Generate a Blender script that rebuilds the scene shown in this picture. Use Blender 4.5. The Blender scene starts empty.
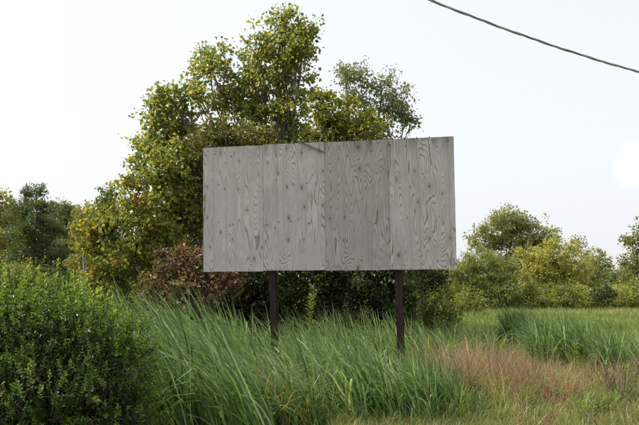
import bpy, math
import numpy as np
from mathutils import Vector, Matrix

R = math.radians
rng = np.random.default_rng(11)
sc = bpy.context.scene
col = sc.collection

# ------------------------------------------------------------------ camera
F_PX, HOR, CAM_H = 760.0, 294.0, 1.6          # photo is 639 x 425
PITCH = math.atan((HOR - 212.5) / F_PX)
cd = bpy.data.cameras.new('camera')
cd.sensor_width = 36.0
cd.lens = 36.0 * F_PX / 639.0
cd.clip_start = 0.1
cd.clip_end = 8000
cam = bpy.data.objects.new('camera', cd)
col.objects.link(cam)
cam.location = (0, 0, CAM_H)
cam.rotation_euler = (R(90) + PITCH, 0, 0)
sc.camera = cam

# ------------------------------------------------------------------ sky and sun
SUN_AZ, SUN_EL = R(-80), R(50)                # azimuth from +y towards +x
w = bpy.data.worlds.new('World')
sc.world = w
w.use_nodes = True
nt = w.node_tree
nt.nodes.clear()


def wn(t, **kw):
    n = nt.nodes.new(t)
    for k, v in kw.items():
        setattr(n, k, v)
    return n


sky = wn('ShaderNodeTexSky', sky_type='NISHITA', sun_disc=False, sun_elevation=SUN_EL,
         sun_rotation=SUN_AZ, altitude=100, air_density=1.0, dust_density=6.0, ozone_density=1.0)
bg = wn('ShaderNodeBackground')
bg.inputs[1].default_value = 0.139
out = wn('ShaderNodeOutputWorld')
# thin bright overcast veil over the clear sky, even all round
veil = wn('ShaderNodeMix', data_type='RGBA')
veil.inputs[0].default_value = 0.7
veil.inputs[7].default_value = (5.9, 6.02, 6.3, 1)
nt.links.new(sky.outputs[0], veil.inputs[6])
# small fair weather cumulus clouds
tc = wn('ShaderNodeTexCoord')
CLOUDS = [((0.4330, 1.0, 0.172), 0.028), ((-1.0, 0.2, 0.30), 0.06), ((0.3, -1.0, 0.22), 0.07), ((1.0, 0.15, 0.26), 0.05)]
nz = wn('ShaderNodeTexNoise')
nz.inputs['Scale'].default_value = 42
nz.inputs['Detail'].default_value = 8
nz.inputs['Roughness'].default_value = .6
nt.links.new(tc.outputs['Generated'], nz.inputs['Vector'])
last = None
for d, rad in CLOUDS:
    v = Vector(d).normalized()
    dist = wn('ShaderNodeVectorMath', operation='DISTANCE')
    dist.inputs[1].default_value = v
    nt.links.new(tc.outputs['Generated'], dist.inputs[0])
    a = wn('ShaderNodeMath', operation='DIVIDE')
    a.inputs[1].default_value = rad
    nt.links.new(dist.outputs['Value'], a.inputs[0])
    b = wn('ShaderNodeMath', operation='MULTIPLY_ADD')
    b.inputs[1].default_value = 1.5
    nt.links.new(nz.outputs[0], b.inputs[0])
    nt.links.new(a.outputs[0], b.inputs[2])
    m = wn('ShaderNodeMapRange', interpolation_type='SMOOTHSTEP')
    m.inputs[1].default_value = 2.0
    m.inputs[2].default_value = 1.0
    nt.links.new(b.outputs[0], m.inputs[0])
    if last is None:
        last = m.outputs[0]
    else:
        mx = wn('ShaderNodeMath', operation='MAXIMUM')
        nt.links.new(last, mx.inputs[0])
        nt.links.new(m.outputs[0], mx.inputs[1])
        last = mx.outputs[0]
cm = wn('ShaderNodeMix', data_type='RGBA')
cm.inputs[7].default_value = (7.6, 7.6, 7.6, 1)
nt.links.new(last, cm.inputs[0])
nt.links.new(veil.outputs[2], cm.inputs[6])
nt.links.new(cm.outputs[2], bg.inputs[0])
nt.links.new(bg.outputs[0], out.inputs[0])

sl = bpy.data.lights.new('sun', 'SUN')
sl.energy = 4.8
sl.angle = R(1.5)
sl.color = (1.0, 0.94, 0.84)
so = bpy.data.objects.new('sun', sl)
col.objects.link(so)
sdir = Vector((math.sin(SUN_AZ) * math.cos(SUN_EL), math.cos(SUN_AZ) * math.cos(SUN_EL), math.sin(SUN_EL)))
so.rotation_euler = (-sdir).to_track_quat('-Z', 'Y').to_euler()
so.location = (-30, 10, 60)

sc.view_settings.view_transform = 'Standard'
sc.view_settings.look = 'None'
sc.view_settings.exposure = 0.5
sc.view_settings.gamma = 1.0
sc.view_settings.use_curve_mapping = False
sc.render.engine = 'CYCLES'
sc.cycles.max_bounces = 7
sc.cycles.diffuse_bounces = 4
sc.cycles.transmission_bounces = 5
sc.cycles.use_denoising = False

# ------------------------------------------------------------------ helpers
_cp, _sp = math.cos(PITCH), math.sin(PITCH)


def P(px, py, Y):
    """photo pixel at world depth Y (metres in front of the camera)"""
    a = (px - 319.5) / F_PX
    b = (212.5 - py) / F_PX
    d = np.array([a, _cp - b * _sp, _sp + b * _cp])
    return np.array([0, 0, CAM_H]) + d * (Y / d[1])


def gz(x, y):
    return 0.05 * np.sin(0.7 * x + 0.3 * y) * np.sin(0.45 * y - 0.2 * x) + 0.025 * np.sin(1.9 * x - 1.3 * y)


def link(name, me, mat, parent=None):
    o = bpy.data.objects.new(name, me)
    col.objects.link(o)
    if mat is not None and not me.materials:
        me.materials.append(mat)
    if parent is not None:
        o.parent = parent
        o.matrix_parent_inverse = Matrix.Translation(-Vector(parent.location))
    return o


def tag(o, label=None, cat=None, group=None, kind=None):
    for k, v in (('label', label), ('category', cat), ('group', group), ('kind', kind)):
        if v:
            o[k] = v
    return o


def empty(name, loc, label, cat, group=None):
    o = bpy.data.objects.new(name, None)
    o.empty_display_size = 0.2
    o.location = tuple(float(c) for c in loc)
    col.objects.link(o)
    return tag(o, label, cat, group)


def np_mesh(name, V, F, tint=None, smooth=False):
    """V (n,3), F (m,k) all faces with k corners"""
    me = bpy.data.meshes.new(name)
    V = np.ascontiguousarray(V, dtype=np.float32)
    F = np.ascontiguousarray(F, dtype=np.int32)
    k = F.shape[1]
    me.vertices.add(len(V))
    me.vertices.foreach_set('co', V.ravel())
    me.loops.add(F.size)
    me.loops.foreach_set('vertex_index', F.ravel())
    me.polygons.add(len(F))
    me.polygons.foreach_set('loop_start', np.arange(len(F), dtype=np.int32) * k)
    me.polygons.foreach_set('use_smooth', np.full(len(F), bool(smooth)))
    me.update(calc_edges=True)
    if tint is not None:
        at = me.attributes.new('tint', 'FLOAT', 'POINT')
        at.data.foreach_set('value', np.ascontiguousarray(tint, dtype=np.float32))
    return me


def unit(v):
    return v / (np.linalg.norm(v, axis=-1, keepdims=True) + 1e-9)


def leaves(C, D, N, L, W, tint, fold=0.25, simple=False):
    """folded pointed leaves: centre C, axis D, face normal N, length L, width W -> V, F(tri), tint per vertex"""
    n = len(C)
    D = unit(D)
    S = unit(np.cross(D, N))
    N = np.cross(S, D)
    L = np.broadcast_to(np.asarray(L, float).reshape(-1, 1), (n, 1))
    W = np.broadcast_to(np.asarray(W, float).reshape(-1, 1), (n, 1))
    base = C - D * L * .5
    tip = C + D * L * .5 - N * L * .10
    if simple:                                    # far leaves: one slightly cupped kite each
        m_ = C - D * L * .05 + N * W * fold * .6
        V = np.stack([base, m_ - S * W * .5, tip, m_ + S * W * .5], 1).reshape(-1, 3)
        return V, np.arange(n * 4).reshape(-1, 4), np.repeat(tint, 4)
    a = C - D * L * .2
    b = C + D * L * .16 - N * L * .03
    l1, r1 = a + S * W * .46 + N * W * fold, a - S * W * .46 + N * W * fold
    l2, r2 = b + S * W * .42 + N * W * fold * .8, b - S * W * .42 + N * W * fold * .8
    V = np.stack([base, l1, l2, tip, r2, r1], 1).reshape(-1, 3)
    i = np.arange(n) * 6
    F = np.concatenate([np.stack([i, i + 3, i + 2, i + 1], 1), np.stack([i, i + 5, i + 4, i + 3], 1)])
    return V, F, np.repeat(tint, 6)


def blades(B, H, az, lean, droop, W, tint, seg=5, twist=None):
    """grass blades: base B(n,3), length H, azimuth of lean, lean (rad at base), extra bend to the tip, width W"""
    n = len(B)
    t = np.linspace(0, 1, seg + 1)
    H = np.asarray(H, float)
    hd = np.stack([np.cos(az), np.sin(az), 0 * az], 1)
    face = az + np.pi / 2 + (rng.normal(0, .95, n) if twist is None else twist)
    sd = np.stack([np.cos(face), np.sin(face), 0 * az], 1)
    pos = B.copy()
    rings = []
    for j in range(seg + 1):
        wj = W * (1 - t[j] ** 3) * (0.7 + 0.6 * min(t[j] * 3, .5)) * .5
        if j < seg:
            rings.append(np.stack([pos - sd * wj[:, None], pos + sd * wj[:, None]], 1))
            ang = lean + droop * (t[j] + .5 / seg) ** 2
            pos = pos + (hd * np.sin(ang)[:, None] + np.array([0, 0, 1.]) * np.cos(ang)[:, None]) * (H / seg)[:, None]
        else:
            rings.append(np.stack([pos - sd * .0008, pos + sd * .0008], 1))
    V = np.stack(rings, 1).reshape(-1, 3)           # n, seg+1, 2
    k = 2 * (seg + 1)
    i = (np.arange(n) * k)[:, None] + (np.arange(seg) * 2)[None, :]
    i = i.ravel()
    F = np.stack([i, i + 1, i + 3, i + 2], 1)
    return V, F, np.repeat(tint, k)


def tube(pts, rad, k=6):
    pts = np.asarray(pts, float)
    n = len(pts)
    rad = np.broadcast_to(np.asarray(rad, float), (n,))
    tan = unit(np.gradient(pts, axis=0))
    ref = np.array([0.31, 0.17, 0.2]) if abs(tan[0, 2]) > .8 else np.array([0, 0, 1.])
    s = unit(np.cross(tan, ref))
    u = np.cross(s, tan)
    a = np.arange(k) * 2 * np.pi / k
    V = pts[:, None, :] + rad[:, None, None] * (np.cos(a)[None, :, None] * s[:, None, :] + np.sin(a)[None, :, None] * u[:, None, :])
    V = V.reshape(-1, 3)
    F = []
    for i in range(n - 1):
        for j in range(k):
            F.append((i * k + j, i * k + (j + 1) % k, (i + 1) * k + (j + 1) % k, (i + 1) * k + j))
    return V, np.array(F)


def join(parts):
    V, F, o = [], [], 0
    T = []
    for p in parts:
        V.append(p[0]); F.append(p[1] + o); o += len(p[0])
        T.append(p[2] if len(p) > 2 else np.zeros(len(p[0])))
    return np.concatenate(V), np.concatenate(F), np.concatenate(T)


def wander(a, b, n, amp):
    a, b = np.asarray(a, float), np.asarray(b, float)
    t = np.linspace(0, 1, n)[:, None]
    L = np.linalg.norm(b - a)
    off = np.cumsum(rng.normal(0, 1, (n, 3)), 0) / n ** .5
    off = off - t * off[-1] - (1 - t) * off[0]
    return a + (b - a) * t + off * amp * L


# ------------------------------------------------------------------ materials
def mat_new(name):
    m = bpy.data.materials.new(name)
    m.use_nodes = True
    m.node_tree.nodes.clear()
    return m, m.node_tree


def N(t, kind, **kw):
    n = t.nodes.new(kind)
    for k, v in kw.items():
        setattr(n, k, v)
    return n


def ramp(t, stops):
    r = N(t, 'ShaderNodeValToRGB')
    el = r.color_ramp.elements
    while len(el) < len(stops):
        el.new(0.5)
    for e, (p, c) in zip(el, stops):
        e.position = p
        e.color = (*c, 1)
    return r


def leaf_mat(name, stops, transl=0.35, rough=0.45, tgain=1.6, spec=0.4):
    m, t = mat_new(name)
    a = N(t, 'ShaderNodeAttribute', attribute_name='tint')
    r = ramp(t, stops)
    t.links.new(a.outputs['Fac'], r.inputs[0])
    p = N(t, 'ShaderNodeBsdfPrincipled')
    p.inputs['Roughness'].default_value = rough
    p.inputs['Specular IOR Level'].default_value = spec
    t.links.new(r.outputs[0], p.inputs['Base Color'])
    tr = N(t, 'ShaderNodeBsdfTranslucent')
    g = N(t, 'ShaderNodeMix', data_type='RGBA', blend_type='MULTIPLY')
    g.inputs[0].default_value = 1
    g.inputs[7].default_value = (tgain * 1.05, tgain, tgain * .55, 1)
    t.links.new(r.outputs[0], g.inputs[6])
    t.links.new(g.outputs[2], tr.inputs[0])
    mx = N(t, 'ShaderNodeMixShader')
    mx.inputs[0].default_value = transl
    t.links.new(p.outputs[0], mx.inputs[1])
    t.links.new(tr.outputs[0], mx.inputs[2])
    o = N(t, 'ShaderNodeOutputMaterial')
    t.links.new(mx.outputs[0], o.inputs[0])
    return m


def bark_mat(name, c1, c2, scale=9):
    m, t = mat_new(name)
    tc = N(t, 'ShaderNodeTexCoord')
    mp = N(t, 'ShaderNodeMapping')
    mp.inputs['Scale'].default_value = (1, 1, .2)
    n = N(t, 'ShaderNodeTexNoise')
    n.inputs['Scale'].default_value = scale
    n.inputs['Detail'].default_value = 6
    t.links.new(tc.outputs['Object'], mp.inputs[0])
    t.links.new(mp.outputs[0], n.inputs[0])
    r = ramp(t, [(.35, c1), (.65, c2)])
    t.links.new(n.outputs[0], r.inputs[0])
    p = N(t, 'ShaderNodeBsdfPrincipled')
    p.inputs['Roughness'].default_value = .85
    t.links.new(r.outputs[0], p.inputs['Base Color'])
    b = N(t, 'ShaderNodeBump')
    b.inputs['Strength'].default_value = .6
    b.inputs['Distance'].default_value = .03
    t.links.new(n.outputs[0], b.inputs['Height'])
    t.links.new(b.outputs[0], p.inputs['Normal'])
    o = N(t, 'ShaderNodeOutputMaterial')
    t.links.new(p.outputs[0], o.inputs[0])
    return m


M = {}
G1, G2, G3 = (.035, .075, .014), (.075, .13, .02), (.13, .17, .025)
M['sycamore'] = leaf_mat('sycamore_leaf', [(0, (.07, .115, .028)), (.4, (.175, .22, .045)), (.7, (.29, .28, .055)), (.97, (.37, .31, .058)), (1, (.30, .17, .045))], .5)
M['yellowing'] = leaf_mat('yellowing_leaf', [(0, (.06, .10, .022)), (.35, (.14, .175, .034)), (.75, (.285, .27, .042)), (.96, (.37, .32, .05)), (1, (.32, .11, .035))], .46)
M['olive'] = leaf_mat('olive_leaf', [(0, (.08, .11, .018)), (.5, (.18, .19, .022)), (1, (.31, .26, .022))], .42)
M['bronze'] = leaf_mat('bronze_leaf', [(0, (.06, .07, .02)), (.5, (.125, .125, .03)), (1, (.22, .17, .045))], .38)
M['greygreen'] = leaf_mat('grey_green_leaf', [(0, (.07, .10, .045)), (.6, (.13, .17, .07)), (1, (.19, .22, .09))], .4)
M['russet'] = leaf_mat('russet_leaf', [(0, (.075, .06, .035)), (.4, (.17, .10, .06)), (.70, (.26, .155, .095)), (.82, (.12, .125, .035)), (.97, (.09, .12, .028)), (1, (.13, .14, .035))], .35)
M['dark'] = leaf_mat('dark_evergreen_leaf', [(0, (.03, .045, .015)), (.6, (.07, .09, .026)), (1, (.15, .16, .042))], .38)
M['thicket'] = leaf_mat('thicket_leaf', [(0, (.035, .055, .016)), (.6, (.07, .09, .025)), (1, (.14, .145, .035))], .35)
M['pine'] = leaf_mat('pine_needle', [(0, (.045, .075, .03)), (.6, (.085, .125, .045)), (1, (.14, .165, .055))], .36)
M['pale'] = leaf_mat('pale_yellow_leaf', [(0, (.10, .115, .03)), (.5, (.22, .21, .05)), (1, (.33, .29, .075))], .4)
M['farround'] = leaf_mat('hazed_olive_leaf', [(0, (.12, .14, .05)), (.5, (.215, .225, .08)), (1, (.31, .29, .10))], .42)  # distance haze painted in: leaf colours lightened and greyed
M['faryellow'] = leaf_mat('hazed_yellow_leaf', [(0, (.17, .19, .045)), (.5, (.30, .305, .07)), (1, (.40, .375, .085))], .42)  # yellows paled too, haze mixed into the leaf colour
M['willow'] = leaf_mat('willow_leaf', [(0, (.085, .12, .035)), (.5, (.145, .18, .048)), (1, (.22, .245, .06))], .4)
M['hedge'] = leaf_mat('hedge_leaf', [(0, (.09, .125, .03)), (.5, (.18, .205, .04)), (1, (.32, .29, .055))], .38)
M['privet'] = leaf_mat('privet_leaf', [(0, (.026, .062, .012)), (.5, (.062, .13, .019)), (.85, (.14, .235, .026)), (1, (.25, .31, .036))], .36, rough=.42, spec=.38)
M['cattail'] = leaf_mat('cattail_blade', [(0, (.042, .088, .024)), (.4, (.086, .165, .05)), (.75, (.165, .25, .09)), (.95, (.29, .35, .18)), (.98, (.36, .34, .2)), (1, (.36, .28, .14))], .34, rough=.46, spec=.4)
M['dry'] = leaf_mat('dry_grass', [(0, (.19, .13, .085)), (.5, (.32, .225, .145)), (.78, (.44, .36, .24)), (.88, (.22, .25, .09)), (1, (.15, .21, .06))], .3, rough=.7, spec=.2)
M['short'] = leaf_mat('short_grass', [(0, (.09, .125, .03)), (.5, (.16, .195, .055)), (.8, (.26, .25, .10)), (1, (.40, .33, .19))], .3, rough=.6, spec=.25)
M['field'] = leaf_mat('field_grass', [(0, (.08, .13, .03)), (.5, (.15, .215, .05)), (.85, (.25, .28, .085)), (1, (.38, .33, .17))], .3, rough=.6, spec=.25)
M['weed'] = leaf_mat('weed_leaf', [(0, (.08, .15, .022)), (.5, (.15, .25, .035)), (1, (.26, .31, .055))], .38)
M['bark'] = bark_mat('grey_brown_bark', (.06, .048, .038), (.16, .13, .10))
M['palebark'] = bark_mat('pale_bark', (.25, .24, .22), (.42, .40, .37))
M['twig'] = bark_mat('dark_twig_bark', (.035, .026, .02), (.09, .065, .05), 20)

# ground sheet
m, t = mat_new('meadow_soil')
tcn = N(t, 'ShaderNodeTexCoord')
n1 = N(t, 'ShaderNodeTexNoise'); n1.inputs['Scale'].default_value = .35; n1.inputs['Detail'].default_value = 6
n2 = N(t, 'ShaderNodeTexNoise'); n2.inputs['Scale'].default_value = 9; n2.inputs['Detail'].default_value = 8
for q in (n1, n2):
    t.links.new(tcn.outputs['Object'], q.inputs[0])
r1 = ramp(t, [(.3, (.075, .085, .03)), (.5, (.10, .115, .035)), (.7, (.13, .11, .055))])
r2 = ramp(t, [(.3, (.45, .42, .38)), (.7, (1.2, 1.15, 1.0))])
t.links.new(n1.outputs[0], r1.inputs[0]); t.links.new(n2.outputs[0], r2.inputs[0])
mm = N(t, 'ShaderNodeMix', data_type='RGBA', blend_type='MULTIPLY'); mm.inputs[0].default_value = 1
t.links.new(r1.outputs[0], mm.inputs[6]); t.links.new(r2.outputs[0], mm.inputs[7])
p = N(t, 'ShaderNodeBsdfPrincipled'); p.inputs['Roughness'].default_value = .95
t.links.new(mm.outputs[2], p.inputs['Base Color'])
bm_ = N(t, 'ShaderNodeBump'); bm_.inputs['Distance'].default_value = .05
t.links.new(n2.outputs[0], bm_.inputs['Height']); t.links.new(bm_.outputs[0], p.inputs['Normal'])
o_ = N(t, 'ShaderNodeOutputMaterial'); t.links.new(p.outputs[0], o_.inputs[0])
M['ground'] = m

# weathered plywood: contour lines of a stretched noise field, bent round knots
m, t = mat_new('weathered_plywood')
tcn = N(t, 'ShaderNodeTexCoord')
oi = N(t, 'ShaderNodeObjectInfo')
sep = N(t, 'ShaderNodeSeparateXYZ'); t.links.new(tcn.outputs['Object'], sep.inputs[0])


def mth(op, a, b=None, c=None, clamp=False):
    n = N(t, 'ShaderNodeMath', operation=op, use_clamp=clamp)
    for i, v in enumerate((a, b, c)):
        if v is None:
            continue
        if isinstance(v, (int, float)):
            n.inputs[i].default_value = v
        else:
            t.links.new(v, n.inputs[i])
    return n.outputs[0]


def comb(x, y, z):
    n = N(t, 'ShaderNodeCombineXYZ')
    for i, v in enumerate((x, y, z)):
        if isinstance(v, (int, float)):
            n.inputs[i].default_value = v
        else:
            t.links.new(v, n.inputs[i])
    return n.outputs[0]


def noise(vec, scale, detail=3, rough=.5):
    n = N(t, 'ShaderNodeTexNoise')
    n.inputs['Scale'].default_value = scale
    n.inputs['Detail'].default_value = detail
    n.inputs['Roughness'].default_value = rough
    t.links.new(vec, n.inputs[0])
    return n.outputs[0]


def mrange(v, a, b, c, d, smooth=True):
    n = N(t, 'ShaderNodeMapRange', interpolation_type='SMOOTHSTEP' if smooth else 'LINEAR')
    t.links.new(v, n.inputs[0])
    for i, q in enumerate((a, b, c, d)):
        n.inputs[i + 1].default_value = q
    return n.outputs[0]


def mixc(f, a, b, mode='MIX'):
    n = N(t, 'ShaderNodeMix', data_type='RGBA', blend_type=mode)
    for i, v in ((0, f), (6, a), (7, b)):
        if isinstance(v, (int, float)):
            n.inputs[i].default_value = v
        elif isinstance(v, tuple):
            n.inputs[i].default_value = (*v, 1)
        else:
            t.links.new(v, n.inputs[i])
    return n.outputs[2]


seed = mth('MULTIPLY', oi.outputs['Random'], 37.0)
X_, Z_ = sep.outputs['X'], sep.outputs['Z']
v1 = comb(mth('MULTIPLY', X_, 3.4), seed, mth('MULTIPLY', Z_, .46))
base_field = noise(v1, 1.0, 1.5, .4)
fine_warp = noise(comb(mth('MULTIPLY', X_, 14), seed, mth('MULTIPLY', Z_, 4)), 1.0, 2)
vor = N(t, 'ShaderNodeTexVoronoi', feature='F1', voronoi_dimensions='2D'); vor.inputs['Randomness'].default_value = 1
vv = comb(mth('MULTIPLY_ADD', X_, 3.4, seed), mth('MULTIPLY_ADD', Z_, 1.75, seed), 0)
t.links.new(vv, vor.inputs['Vector']); vor.inputs['Scale'].default_value = 1.0
vsep = N(t, 'ShaderNodeSeparateColor'); t.links.new(vor.outputs['Color'], vsep.inputs[0])
kd = mth('ADD', vor.outputs['Distance'], mth('MULTIPLY', mth('GREATER_THAN', vsep.outputs[0], .5), 1.0))
kd = mth('MULTIPLY', kd, mth('MULTIPLY_ADD', vsep.outputs[1], .8, .8))
knotbend = mrange(kd, 0.0, .34, .24, 0.0)
field = mth('ADD', mth('ADD', base_field, knotbend), mth('MULTIPLY', fine_warp, .022))
ph = mth('FRACT', mth('MULTIPLY', field, 36.0))
lines = mrange(mth('ABSOLUTE', mth('SUBTRACT', ph, .5)), .0, .22, 1.0, .0)
# line strength fades in places
fade = mrange(noise(comb(mth('MULTIPLY', X_, 2.2), seed, mth('MULTIPLY', Z_, 1.1)), 1.0, 3), .33, .60, .12, 1.0)
lines = mth('MULTIPLY', lines, fade)
fibre = noise(comb(mth('MULTIPLY', X_, 160), seed, mth('MULTIPLY', Z_, 5)), 1.0, 4, .6)
blot = noise(comb(mth('MULTIPLY', X_, 1.5), seed, mth('MULTIPLY', Z_, 1.2)), 1.0, 5, .6)
base = mixc(mrange(blot, .3, .7, 0, 1), (.54, .512, .48), (.69, .66, .62))
base = mixc(mrange(fibre, .3, .75, .0, .55), base, (.27, .25, .235))
base = mixc(mth('MULTIPLY', lines, .84), base, (.19, .14, .105))
knot = mrange(kd, .03, .085, 1, 0)
base = mixc(mrange(kd, .06, .20, .34, 0), base, (.24, .20, .175))
base = mixc(mth('MULTIPLY', knot, .72), base, (.10, .08, .068))
streak = noise(comb(mth('MULTIPLY', X_, 11), seed, mth('MULTIPLY', Z_, .25)), 1.0, 5, .65)
base = mixc(mrange(streak, .48, .78, 0, .5), base, (.27, .245, .225))
# rain stains from the upper edge
stain_n = noise(comb(mth('MULTIPLY', X_, 6), seed, mth('MULTIPLY', Z_, .5)), 1.0, 4)
stain = mth('MULTIPLY', mrange(Z_, .85, 1.25, 0, 1), mrange(stain_n, .42, .7, 0, .75))
base = mixc(stain, base, (.16, .14, .125))
att = N(t, 'ShaderNodeAttribute', attribute_type='OBJECT', attribute_name='wear')
base = mixc(att.outputs['Fac'], base, (.55, .53, .51), 'MULTIPLY')
p = N(t, 'ShaderNodeBsdfPrincipled')
p.inputs['Roughness'].default_value = .8
p.inputs['Specular IOR Level'].default_value = .25
t.links.new(base, p.inputs['Base Color'])
hgt = mth('SUBTRACT', mth('MULTIPLY', fibre, .35), lines)
bp = N(t, 'ShaderNodeBump'); bp.inputs['Strength'].default_value = .5; bp.inputs['Distance'].default_value = .004
t.links.new(hgt, bp.inputs['Height']); t.links.new(bp.outputs[0], p.inputs['Normal'])
o_ = N(t, 'ShaderNodeOutputMaterial'); t.links.new(p.outputs[0], o_.inputs[0])
M['plywood'] = m
M['oldwood'] = bark_mat('weathered_timber', (.10, .07, .05), (.22, .17, .13), 30)
M['rust'] = bark_mat('rusty_brown_steel', (.013, .007, .006), (.038, .017, .012), 14)
M['nail'] = bark_mat('dark_iron', (.02, .017, .015), (.05, .04, .035), 60)
m, t = mat_new('cable_sheath')
tcn = N(t, 'ShaderNodeTexCoord')
n1 = N(t, 'ShaderNodeTexNoise'); n1.inputs['Scale'].default_value = 3
t.links.new(tcn.outputs['Object'], n1.inputs[0])
r1 = ramp(t, [(.35, (.20, .20, .195)), (.7, (.36, .36, .35))]); t.links.new(n1.outputs[0], r1.inputs[0])
p = N(t, 'ShaderNodeBsdfPrincipled'); p.inputs['Roughness'].default_value = .5
t.links.new(r1.outputs[0], p.inputs['Base Color'])
o_ = N(t, 'ShaderNodeOutputMaterial'); t.links.new(p.outputs[0], o_.inputs[0])
M['cable'] = m

# ------------------------------------------------------------------ ground
xs = np.concatenate([[-900, -500, -250, -90], np.linspace(-40, 60, 101), [110, 250, 500, 900]])
ys = np.concatenate([[-900, -500, -100, -20], np.linspace(0, 60, 81), [75, 95, 130, 250, 500, 900]])
gx, gy = np.meshgrid(xs, ys)
fz = np.where((np.abs(gx) < 70) & (gy > -5) & (gy < 70), gz(gx, gy), 0.0)
V = np.stack([gx, gy, fz], -1).reshape(-1, 3)
nx, ny = len(xs), len(ys)
i = (np.arange(ny - 1)[:, None] * nx + np.arange(nx - 1)[None, :]).ravel()
o = link('ground', np_mesh('ground', V, np.stack([i, i + 1, i + nx + 1, i + nx], 1), smooth=True), M['ground'])
tag(o, 'green and straw coloured meadow ground', 'ground', kind='structure')

# ------------------------------------------------------------------ billboard
BX, BY, BZ, YAW, TILT, LEAN = .1025, 14.3395, 3.263, .2095, .002, -.0485
ax0 = np.array([math.cos(YAW), -math.sin(YAW), 0]); nn0 = np.array([math.sin(YAW), math.cos(YAW), 0])
u0 = np.array([0, 0, 1.]) * math.cos(LEAN) + nn0 * math.sin(LEAN)
AX = math.cos(TILT) * ax0 + math.sin(TILT) * u0
UP = -math.sin(TILT) * ax0 + math.cos(TILT) * u0
BK = np.cross(UP, AX) * -1          # pointing away from the camera
if BK[1] < 0:
    BK = -BK
BC = np.array([BX, BY, BZ])
BM = Matrix((Vector(AX), Vector(BK), Vector(UP))).transposed().to_4x4()


def box_arr(x0, x1, y0, y1, z0, z1):
    V = np.array([[x, y, z] for x in (x0, x1) for y in (y0, y1) for z in (z0, z1)], float)
    F = np.array([(0, 1, 3, 2), (4, 6, 7, 5), (0, 4, 5, 1), (2, 3, 7, 6), (0, 2, 6, 4), (1, 5, 7, 3)])
    return V, F


bb = empty('billboard', (BX, BY, 0), 'weathered blank plywood billboard on two rusty steel posts above the reeds', 'billboard')
PW = 1.22
panel_dy = [0.0, .006, -.004, .003]
panel_dz = [0.0, .012, .004, .010]
wear = [0.0, .06, .5, .16]
for k in range(4):
    # panel with slightly uneven edges: own small grid so the outline is not ruler straight
    nxg, nzg = 9, 17
    gxx = np.linspace(-PW / 2 + .0022, PW / 2 - .0022, nxg)
    gzz = np.linspace(-1.22, 1.22, nzg)
    a, b = np.meshgrid(gxx, gzz)
    bow = .005 * np.sin(a * 2.3 + k) * np.cos(b * 1.2 + k * 1.7)
    ex = rng.normal(0, .0006, a.shape); ez = rng.normal(0, .0012, a.shape)
    inner = (np.abs(a) < PW / 2 - .01) & (np.abs(b) < 1.21)
    ex[inner] = 0; ez[inner] = 0
    fr = np.stack([a + ex, bow - .009, b + ez], -1).reshape(-1, 3)
    bkv = fr + np.array([0, .018, 0])
    n = len(fr)
    i = (np.arange(nzg - 1)[:, None] * nxg + np.arange(nxg - 1)[None, :]).ravel()
    Fq = [np.stack([i, i + 1, i + nxg + 1, i + nxg], 1), np.stack([i, i + nxg, i + nxg + 1, i + 1], 1) + n]
    loop = list(range(nxg)) + [r * nxg + nxg - 1 for r in range(1, nzg)] + [(nzg - 1) * nxg + c for c in range(nxg - 2, -1, -1)] + [r * nxg for r in range(nzg - 2, 0, -1)]
    Fs = np.array([(loop[j], loop[j] + n, loop[(j + 1) % len(loop)] + n, loop[(j + 1) % len(loop)]) for j in range(len(loop))])
    me = np_mesh('plywood_panel', np.concatenate([fr, bkv]), np.concatenate(Fq + [Fs]))
    po = bpy.data.objects.new('plywood_panel', me)
    me.materials.append(M['plywood'])
    col.objects.link(po)
    c = BC + AX * ((k - 1.5) * PW) + BK * panel_dy[k] + UP * (panel_dz[k] - .008)
    po.matrix_world = Matrix.Translation(Vector(c)) @ BM
    mw = po.matrix_world.copy()
    po.parent = bb
    po.matrix_parent_inverse = Matrix.Translation(-Vector(bb.location))
    po['wear'] = wear[k]
    po['label'] = ['grey plywood sheet with tall loop grain at the left end', 'grey plywood sheet with a loose strip nailed at its top',
                   'darker smooth grey plywood sheet third from the left', 'grey plywood sheet with knots at the right end'][k]


def board_obj(name, V, F, mat, pos, parent=bb):
    me = np_mesh(name, V, F)
    return place(name, me, mat, pos, parent)


def place(name, me, mat, pos, parent=bb):
    o = link(name, me, mat)
    o.matrix_world = Matrix.Translation(Vector(BC + AX * pos[0] + BK * pos[1] + UP * pos[2])) @ BM
    o.parent = parent
    o.matrix_parent_inverse = Matrix.Translation(-Vector(parent.location))
    return o


rail_me = np_mesh('rail', *box_arr(-2.41, 2.41, -.02, .02, -.045, .045))
for z in (1.06, .45, -.3, -1.08):
    place('rail', rail_me, M['oldwood'], (0, .055, z))
# nails in rows where the rails run, a few knocked through the upper edge
nl = []
for z in (1.06, .45, -.3, -1.08):
    for k in range(4):
        for fx in (.05, .31, .62, .91, 1.17):
            if rng.random() < .55:
                nl.append(tuple(c + q for c, q in zip((-2.44 + k * PW + fx, -.0225 + panel_dy[k], z), (rng.normal(0, .04), 0, rng.normal(0, .035)))))
parts = []
a6 = np.arange(6) * np.pi / 3
for q in nl:
    rr = .006 + .004 * rng.random()
    ring = np.stack([np.cos(a6) * rr, np.zeros(6), np.sin(a6) * rr], 1) + np.array(q)
    V = np.concatenate([ring, ring + [0, .016, 0]])
    F = [(5, 4, 3, 2), (5, 2, 1, 0)] + [(j, (j + 1) % 6, (j + 1) % 6 + 6, j + 6) for j in range(6)]
    parts.append((V, np.array(F)))
for xx, hh in ((-1.78, .05), (.05, .045), (.33, .04), (1.53, .05), (1.76, .055), (2.0, .06), (-.95, .035)):
    pts = np.array([[xx, 0, 1.2], [xx + rng.normal(0, .01), 0, 1.225 + hh]])
    parts.append(tube(np.array([pts[0], pts[0] * .5 + pts[1] * .5]), .010, 5)[:2])
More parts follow.
